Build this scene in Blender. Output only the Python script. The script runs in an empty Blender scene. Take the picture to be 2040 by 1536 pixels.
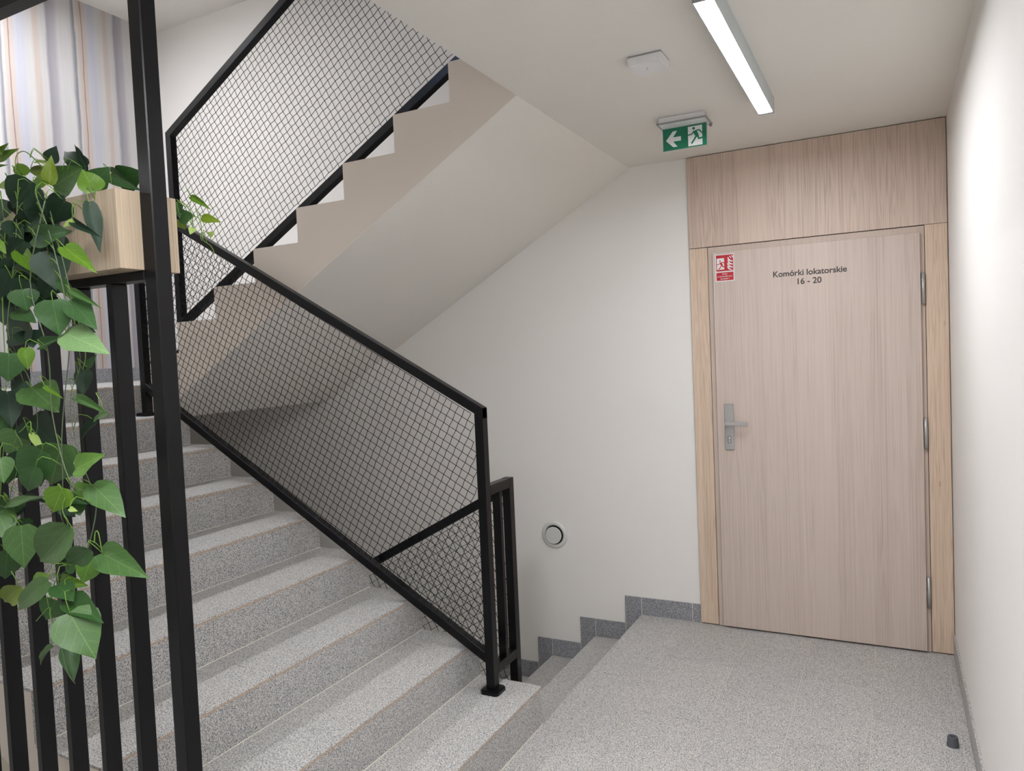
import bpy, bmesh, math, random
from mathutils import Vector, Matrix
from math import pi, sin, cos, floor
random.seed(11)
C = bpy.context.scene.collection
S = bpy.context.scene

# ---------------------------------------------------------------- camera
cam_d = bpy.data.cameras.new('camera'); cam = bpy.data.objects.new('camera', cam_d); C.objects.link(cam)
cam_d.sensor_fit = 'HORIZONTAL'; cam_d.sensor_width = 36.0; cam_d.lens = 1468.218 / 2040 * 36.0
cam_d.clip_start = 0.05; cam_d.clip_end = 100
rx = Vector((0.88878556, 0.45627715, -0.04325951)); uy = Vector((0.01868441, 0.05823673, 0.99812794)); fw = Vector((-0.45794226, 0.88792998, -0.0432347))
m3 = Matrix((rx, uy, -fw)).transposed().to_4x4(); m3.translation = Vector((1.37836, -4.25809, 1.61742))
cam.matrix_world = m3
S.camera = cam
# ---------------------------------------------------------------- world, exposure
S.view_settings.view_transform = 'Standard'; S.view_settings.look = 'None'
S.view_settings.exposure = 1.14; S.view_settings.gamma = 1.0; S.view_settings.use_curve_mapping = False
S.cycles.use_denoising = True; S.cycles.max_bounces = 10; S.cycles.diffuse_bounces = 7; S.cycles.glossy_bounces = 4
S.cycles.sample_clamp_indirect = 6.0; S.cycles.caustics_reflective = False; S.cycles.caustics_refractive = False
W = bpy.data.worlds.new('world'); S.world = W; W.use_nodes = True
W.node_tree.nodes['Background'].inputs[0].default_value = (0.45, 0.62, 1.0, 1)
W.node_tree.nodes['Background'].inputs[1].default_value = 10.0
LAMP, LAMP_HALL, LAMP_LANDING = 46.0, 122.0, 122.0        # strength of the linear lamps' diffusers
LAMP_COL = (0.99, 0.99, 1.03)

# ---------------------------------------------------------------- materials
def srgb(r, g, b):
    f = lambda c: (c/255/12.92) if c/255 <= .04045 else ((c/255+.055)/1.055)**2.4
    return (f(r), f(g), f(b), 1)
class NT:
    def __init__(s, name, rough=.5, metal=0.0, spec=None):
        s.m = bpy.data.materials.new(name); s.m.use_nodes = True; s.t = s.m.node_tree; s.b = s.t.nodes['Principled BSDF']
        s.b.inputs['Roughness'].default_value = rough; s.b.inputs['Metallic'].default_value = metal
        if spec is not None: s.b.inputs['Specular IOR Level'].default_value = spec
    def n(s, k, **kw):
        x = s.t.nodes.new(k)
        for a, v in kw.items(): setattr(x, a, v)
        return x
    def l(s, a, b): s.t.links.new(a, b)
    def math(s, op, a, b=None, c=None):
        x = s.n('ShaderNodeMath', operation=op)
        for i, v in enumerate((a, b, c)):
            if v is None: continue
            if hasattr(v, 'node'): s.l(v, x.inputs[i])
            else: x.inputs[i].default_value = v
        return x.outputs[0]
    def ramp(s, fac, stops, interp='LINEAR'):
        x = s.n('ShaderNodeValToRGB'); r = x.color_ramp; r.interpolation = interp
        while len(r.elements) > 1: r.elements.remove(r.elements[-1])
        r.elements[0].position = stops[0][0]; r.elements[0].color = stops[0][1]
        for p, c in stops[1:]:
            e = r.elements.new(p); e.color = c
        s.l(fac, x.inputs[0]); return x.outputs[0]
    def mix(s, f, a, b, mode='MIX'):
        x = s.n('ShaderNodeMix', data_type='RGBA', blend_type=mode)
        for i, v in ((0, f), (6, a), (7, b)):
            if hasattr(v, 'node'): s.l(v, x.inputs[i])
            else: x.inputs[i].default_value = v
        return x.outputs[2]
    def coords(s, scale=(1,1,1), rand=0.0):
        tc = s.n('ShaderNodeTexCoord'); mp = s.n('ShaderNodeMapping'); mp.inputs['Scale'].default_value = scale; mp.inputs['Rotation'].default_value = (.61, .47, .33) if rand else (0, 0, 0)
        if rand:
            oi = s.n('ShaderNodeObjectInfo'); cb = s.n('ShaderNodeCombineXYZ')
            for i, q in enumerate((rand, rand*1.7, rand*.6)): s.l(s.math('MULTIPLY', oi.outputs['Random'], q), cb.inputs[i])
            s.l(cb.outputs[0], mp.inputs['Location'])
        s.l(tc.outputs['Object'], mp.inputs['Vector']); return mp.outputs[0]
    def noise(s, vec, scale, detail=2, rough=.5, dist=0):
        x = s.n('ShaderNodeTexNoise'); s.l(vec, x.inputs['Vector'])
        x.inputs['Scale'].default_value = scale; x.inputs['Detail'].default_value = detail; x.inputs['Roughness'].default_value = rough; x.inputs['Distortion'].default_value = dist
        return x.outputs[0]
    def col(s, o): s.l(o, s.b.inputs['Base Color']) if hasattr(o, 'node') else setattr(s.b.inputs['Base Color'], 'default_value', o)
    def bump(s, h, strength=.2, dist=.001):
        x = s.n('ShaderNodeBump'); x.inputs['Strength'].default_value = strength; x.inputs['Distance'].default_value = dist
        s.l(h, x.inputs['Height']); s.l(x.outputs[0], s.b.inputs['Normal'])

def plain(name, c, rough=.5, metal=0.0, spec=None):
    t = NT(name, rough, metal, spec); t.col(c); return t.m
def paint(name, c):
    t = NT(name, .85, 0, .2); v = t.coords((1,1,1))
    n1 = t.noise(v, 1.3, 3); a = tuple(x*.97 for x in c[:3])+(1,); t.col(t.mix(n1, a, c))
    t.bump(t.noise(v, 400, 2), .06, .0005); return t.m
def granite(name, light, dark, grout=False, rough=.6):
    t = NT(name, rough, 0, .35); v = t.coords((1,1,1), 13.0)
    n1 = t.noise(v, 300, 2, .6)
    n2 = t.noise(v, 210, 1, .5)
    n3 = t.noise(v, 1.7, 2)
    c1 = t.ramp(n1, [(.36, dark), (.46, tuple((dark[i]*.35+light[i]*.65) for i in range(3))+(1,)), (.60, light), (.75, tuple(min(1, light[i]*1.12) for i in range(3))+(1,))])
    c2 = t.ramp(n2, [(.38, (.50,.52,.56,1)), (.50, (1,1,1,1)), (.62, (1.0,.99,.97,1))])
    c = t.mix(1.0, c1, c2, 'MULTIPLY')
    c = t.mix(.5, c, t.ramp(n3, [(.35, (.93,.94,.96,1)), (.65, (1,.99,.97,1))]), 'MULTIPLY')
    oi = t.n('ShaderNodeObjectInfo'); k = t.math('MULTIPLY_ADD', oi.outputs['Random'], .07, .95)
    cc = t.n('ShaderNodeCombineColor')
    for i in range(3): t.l(k, cc.inputs[i])
    c = t.mix(1.0, c, cc.outputs[0], 'MULTIPLY')
    t.col(c); t.bump(n1, .12, .0006); return t.m
def wood(name, base, dark, strip, axis=0, knots=False, streak=.5, zf=.016):
    # vertical grain: strips of width `strip` along the horizontal coordinate, fine pores along z
    t = NT(name, .42, 0, .35); tc = t.n('ShaderNodeTexCoord'); sx = t.n('ShaderNodeSeparateXYZ'); t.l(tc.outputs['Object'], sx.inputs[0])
    h = sx.outputs[axis]; z = sx.outputs[2]
    hh = t.math('ADD', sx.outputs[0], sx.outputs[1]) if axis == 2 else h
    idx = t.math('FLOOR', t.math('DIVIDE', hh, strip))
    wn = t.n('ShaderNodeTexWhiteNoise', noise_dimensions='1D'); t.l(idx, wn.inputs['W'])
    cb = t.n('ShaderNodeCombineXYZ')
    t.l(t.math('MULTIPLY', hh, 1.0), cb.inputs[0]); t.l(t.math('MULTIPLY', z, .004), cb.inputs[1]); t.l(t.math('MULTIPLY', wn.outputs[0], 7.0), cb.inputs[2])
    fine = t.noise(cb.outputs[0], 260, 3, .6)
    cb2 = t.n('ShaderNodeCombineXYZ')
    t.l(hh, cb2.inputs[0]); t.l(t.math('MULTIPLY', z, zf), cb2.inputs[1]); t.l(t.math('MULTIPLY', wn.outputs[0], 3.0), cb2.inputs[2])
    mid = t.noise(cb2.outputs[0], 26, 3, .55, .4)
    lines = t.math('SINE', t.math('MULTIPLY', mid, 62.0))
    f = t.math('MULTIPLY_ADD', lines, .09*streak*2, .42)
    f = t.math('ADD', f, t.math('MULTIPLY', t.math('SUBTRACT', fine, .5), .85))
    f = t.math('ADD', f, t.math('MULTIPLY', t.math('SUBTRACT', wn.outputs[0], .5), .22))
    if knots:
        kv = t.n('ShaderNodeTexVoronoi'); cb3 = t.n('ShaderNodeCombineXYZ')
        t.l(hh, cb3.inputs[0]); t.l(t.math('MULTIPLY', z, .35), cb3.inputs[1]); t.l(cb3.outputs[0], kv.inputs['Vector']); kv.inputs['Scale'].default_value = 9
        f = t.math('ADD', f, t.math('MULTIPLY', t.math('LESS_THAN', kv.outputs['Distance'], .05), .25))
    t.col(t.ramp(f, [(.1, tuple(min(1, c*1.10) for c in base[:3])+(1,)), (.45, base), (.85, dark)]))
    t.bump(fine, .08, .0003); return t.m

M = {}
M['wall'] = paint('wall_paint_warm_white', srgb(239, 237, 233))
M['ceiling'] = paint('ceiling_paint', srgb(233, 230, 224))
M['plaster'] = paint('stair_side_plaster', srgb(219, 209, 198))
M['granite'] = granite('granite_tread', srgb(219, 217, 212), srgb(112, 113, 116))
M['granite_riser'] = granite('granite_riser', srgb(208, 206, 203), srgb(94, 95, 98))
M['granite_dark'] = granite('granite_skirting', srgb(182, 183, 187), srgb(80, 84, 92))
M['grout'] = plain('grout_beige', srgb(222, 216, 203), .9)
M['nosing'] = plain('nosing_joint_tan', srgb(180, 154, 130), .8)
M['floor_base'] = plain('mortar_bed', srgb(190, 182, 166), .9)
M['black'] = plain('black_powder_coated_steel', (.0026, .0026, .0034, 1), .30, 0, .26)
M['black_wire'] = plain('black_wire', (.004, .004, .005, 1), .6, 0, .2)
M['wood_door'] = wood('door_laminate', srgb(202, 187, 177), srgb(177, 159, 147), .085)
M['wood_transom'] = wood('transom_laminate', srgb(207, 188, 174), srgb(178, 154, 138), .16, 0, False, .9, .022)
M['wood_side'] = wood('side_panel_laminate', srgb(212, 191, 170), srgb(186, 160, 136), .2, 0, True, .9, .03)
M['jamb'] = wood('jamb_laminate', srgb(196, 180, 168), srgb(178, 160, 148), .3, 0, False, .3)
M['wood_planter'] = wood('planter_larch_veneer', srgb(170, 154, 133), srgb(140, 122, 100), .06, 2, False, .7)
M['steel'] = plain('satin_aluminium', (.46, .46, .45, 1), .38, .55)
M['chrome'] = plain('polished_steel', (.75, .75, .75, 1), .12, 1.0)
M['dark_gap'] = plain('dark_gap', (.01, .01, .01, 1), .9)
M['lamp_body'] = plain('lamp_aluminium', (.55, .60, .62, 1), .4, .25)
M['lamp_cap'] = plain('lamp_end_cap', (.30, .30, .31, 1), .45, .3)
M['plastic'] = plain('white_plastic', srgb(226, 225, 226), .35)
M['plastic_grey'] = plain('grey_plastic_rim', srgb(150, 150, 152), .4)
M['vent'] = plain('vent_white_enamel', srgb(214, 214, 210), .22)
M['sign_green'] = plain('safety_green', srgb(12, 112, 82), .4)
M['sign_white'] = plain('sign_white', srgb(226, 228, 228), .45)
M['sign_red'] = plain('sign_red', srgb(186, 30, 42), .4)
M['text'] = plain('door_text_grey', srgb(72, 70, 70), .6)
M['rubber'] = plain('stopper_rubber', srgb(84, 87, 93), .7)
M['stem_g'] = plain('stem_green', srgb(96, 132, 44), .5)
M['stem_d'] = plain('stem_grey_green', srgb(84, 100, 72), .5)
M['soil'] = plain('moss_fill', srgb(30, 40, 22), .95)
for nm, st_ in (('diffuser', LAMP), ('diffuser_hall', LAMP_HALL), ('diffuser_landing', LAMP_LANDING), ('diffuser_far', 45.0)):
    t = NT('lamp_'+nm, .4); t.b.inputs['Emission Color'].default_value = LAMP_COL + (1,); t.b.inputs['Emission Strength'].default_value = st_; t.col((.8,.8,.8,1)); M[nm] = t.m
t = NT('acrylic', .08); t.col((.80, .93, .90, 1)); t.b.inputs['Transmission Weight'].default_value = .9; t.b.inputs['IOR'].default_value = 1.2; M['acrylic'] = t.m
t = NT('window_glass', .02); t.col((.95, .98, 1, 1)); t.b.inputs['Transmission Weight'].default_value = 1.0; t.b.inputs['IOR'].default_value = 1.02; M['glass'] = t.m
# vertical marbled stripes of the wallpaper
t = NT('striped_wallpaper', .8, 0, .2); tc = t.n('ShaderNodeTexCoord'); sx = t.n('ShaderNodeSeparateXYZ'); t.l(tc.outputs['Object'], sx.inputs[0])
cb = t.n('ShaderNodeCombineXYZ'); t.l(t.math('MULTIPLY', sx.outputs[1], 3.0), cb.inputs[0]); t.l(t.math('MULTIPLY', sx.outputs[2], 1.0), cb.inputs[2])
w1 = t.noise(cb.outputs[0], 1.6, 4, .6)
u = t.math('ADD', t.math('DIVIDE', t.math('ADD', sx.outputs[1], 1.185 + .534*20), .534), t.math('MULTIPLY', t.math('SUBTRACT', w1, .5), .09))
u = t.math('FRACT', u)
wh = srgb(204, 202, 200); lav = srgb(192, 193, 202); tan = srgb(200, 187, 179); dg = srgb(158, 155, 162); gl = srgb(146, 147, 153); rust = srgb(150, 130, 124)
c = t.ramp(u, [(0, rust), (.012, tan), (.05, tan), (.075, lav), (.17, lav), (.24, wh), (.30, wh), (.335, tan), (.37, tan), (.41, wh), (.47, wh), (.505, dg), (.60, srgb(178,175,180)), (.66, srgb(206,205,204)), (.84, srgb(211,209,208)), (.885, gl), (.90, gl), (.915, wh), (.96, tan), (.988, tan), (.997, rust)])
cb = t.n('ShaderNodeCombineXYZ'); t.l(sx.outputs[1], cb.inputs[0]); t.l(t.math('MULTIPLY', sx.outputs[2], .04), cb.inputs[2])
st = t.noise(cb.outputs[0], 45, 3, .6)
t.col(t.mix(.55, c, t.ramp(st, [(.3, (.86,.86,.89,1)), (.7, (1,1,1,1))]), 'MULTIPLY')); M['stripes'] = t.m
# leaves: veins from the leaf's own UV layout, tone by object
def leafmat(name, c, vein, rough=.45):
    t = NT(name, rough, 0, .4); uv = t.n('ShaderNodeUVMap'); sx = t.n('ShaderNodeSeparateXYZ'); t.l(uv.outputs[0], sx.inputs[0])
    x = t.math('ABSOLUTE', t.math('SUBTRACT', sx.outputs[0], .5)); y = sx.outputs[1]
    mid = t.math('LESS_THAN', x, .012)
    q = t.math('FRACT', t.math('MULTIPLY', t.math('SUBTRACT', y, t.math('MULTIPLY', x, .9)), 4.2))
    side = t.math('MULTIPLY', t.math('LESS_THAN', t.math('ABSOLUTE', t.math('SUBTRACT', q, .5)), .035), .55)
    v = t.math('MAXIMUM', mid, side)
    tc = t.coords((1,1,1), 5); n = t.noise(tc, 22, 2)
    base = t.mix(n, tuple(k*.8 for k in c[:3])+(1,), tuple(min(1,k*1.15) for k in c[:3])+(1,))
    t.col(t.mix(t.math('MULTIPLY', v, .6), base, vein))
    t.b.inputs['Subsurface Weight'].default_value = 0.0
    return t.m
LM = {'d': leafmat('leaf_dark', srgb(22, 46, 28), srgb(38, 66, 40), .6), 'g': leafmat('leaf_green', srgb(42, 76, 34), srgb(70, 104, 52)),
      'm': leafmat('leaf_mid', srgb(66, 98, 50), srgb(98, 130, 72)), 'p': leafmat('leaf_pale', srgb(106, 138, 88), srgb(134, 162, 112), .6),
      'b': leafmat('leaf_bright', srgb(76, 110, 24), srgb(120, 148, 58)), 'b2': leafmat('leaf_fresh', srgb(82, 122, 44), srgb(124, 156, 74)),
      'y': leafmat('leaf_yellow_green', srgb(94, 116, 18), srgb(136, 152, 56)), 'l': leafmat('leaf_young', srgb(142, 166, 88), srgb(168, 188, 122))}

# ---------------------------------------------------------------- mesh helpers
def link(name, me, mat, parent=None):
    o = bpy.data.objects.new(name, me); C.objects.link(o)
    if mat is not None and not me.materials: me.materials.append(mat)
    if parent is not None: o.parent = parent
    return o
def bm_box(bm, x0, x1, y0, y1, z0, z1, bev=0.0):
    r = bmesh.ops.create_cube(bm, size=1.0); vs = r['verts']
    for v in vs: v.co = Vector((x0+(v.co.x+.5)*(x1-x0), y0+(v.co.y+.5)*(y1-y0), z0+(v.co.z+.5)*(z1-z0)))
    if bev:
        es = list({e for v in vs for e in v.link_edges}); bmesh.ops.bevel(bm, geom=es, offset=bev, segments=1, profile=.5, affect='EDGES')
    return vs
def fin(bm, name, mat, parent=None, smooth=False, loc=None):
    me = bpy.data.meshes.new(name)
    if loc is not None: bmesh.ops.translate(bm, verts=bm.verts, vec=-Vector(loc))
    bmesh.ops.recalc_face_normals(bm, faces=bm.faces); bm.to_mesh(me); bm.free()
    if smooth:
        for p in me.polygons: p.use_smooth = True
    o = link(name, me, mat, parent)
    if loc is not None: o.location = loc
    return o
def box(name, x0, x1, y0, y1, z0, z1, mat, parent=None, bev=0.0):
    bm = bmesh.new(); bm_box(bm, x0, x1, y0, y1, z0, z1, bev); return fin(bm, name, mat, parent)
def prism(name, pts, y0, y1, mat, parent=None):
    """polygon in x,z extruded from y0 to y1"""
    bm = bmesh.new(); a = [bm.verts.new((x, y0, z)) for x, z in pts]; b = [bm.verts.new((x, y1, z)) for x, z in pts]
    bm.faces.new(a); bm.faces.new(b[::-1]); n = len(pts)
    for i in range(n): bm.faces.new((a[i], a[(i+1) % n], b[(i+1) % n], b[i]))
    return fin(bm, name, mat, parent)
def extr(bm, pts, to3, thick):
    """flat outline extruded by vector thick; to3 maps 2d to Vector"""
    a = [bm.verts.new(to3(*p)) for p in pts]; f = bm.faces.new(a)
    b = [bm.verts.new(v.co + thick) for v in a]; bm.faces.new(b[::-1]); n = len(pts)
    for i in range(n): bm.faces.new((a[i], a[(i+1) % n], b[(i+1) % n], b[i]))
def tube(bm, pts, r, n=5, taper=1.0):
    pts = [Vector(p) for p in pts]; rings = []
    for i, p in enumerate(pts):
        d = (pts[min(i+1, len(pts)-1)] - pts[max(i-1, 0)]).normalized()
        a = d.orthogonal().normalized() if i == 0 else (rings[-1][1] - d*rings[-1][1].dot(d)).normalized()
        b = d.cross(a); rr = r*(1+(taper-1)*i/max(1, len(pts)-1))
        rings.append(([bm.verts.new(p + a*cos(2*pi*k/n)*rr + b*sin(2*pi*k/n)*rr) for k in range(n)], a))
    for (q, _), (w, _) in zip(rings, rings[1:]):
        for k in range(n): bm.faces.new((q[k], q[(k+1) % n], w[(k+1) % n], w[k]))
    bm.faces.new(rings[0][0][::-1]); bm.faces.new(rings[-1][0])
def lathe(bm, prof, n, mat4):
    rings = [[bm.verts.new(mat4 @ Vector((r*cos(2*pi*k/n), r*sin(2*pi*k/n), z))) for k in range(n)] for r, z in prof]
    for q, w in zip(rings, rings[1:]):
        for k in range(n): bm.faces.new((q[k], q[(k+1) % n], w[(k+1) % n], w[k]))
    bm.faces.new(rings[0][::-1]); bm.faces.new(rings[-1])
def thing(name, label, cat, loc=(0,0,0), group=None):
    o = bpy.data.objects.new(name, None); C.objects.link(o); o.location = loc; o.empty_display_size = .1
    o['label'] = label; o['category'] = cat
    if group: o['group'] = group
    return o
def root(name):
    o = bpy.data.objects.new(name, None); C.objects.link(o); o['kind'] = 'structure'; o.empty_display_size = .1; return o
def struct(o): o['kind'] = 'structure'; return o
def tag(o, label, cat, group=None):
    o['label'] = label; o['category'] = cat
    if group: o['group'] = group
    return o
def reparent(o, p):
    o.parent = p; o.matrix_parent_inverse = Matrix.Translation(-Vector(p.location)); return o
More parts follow.
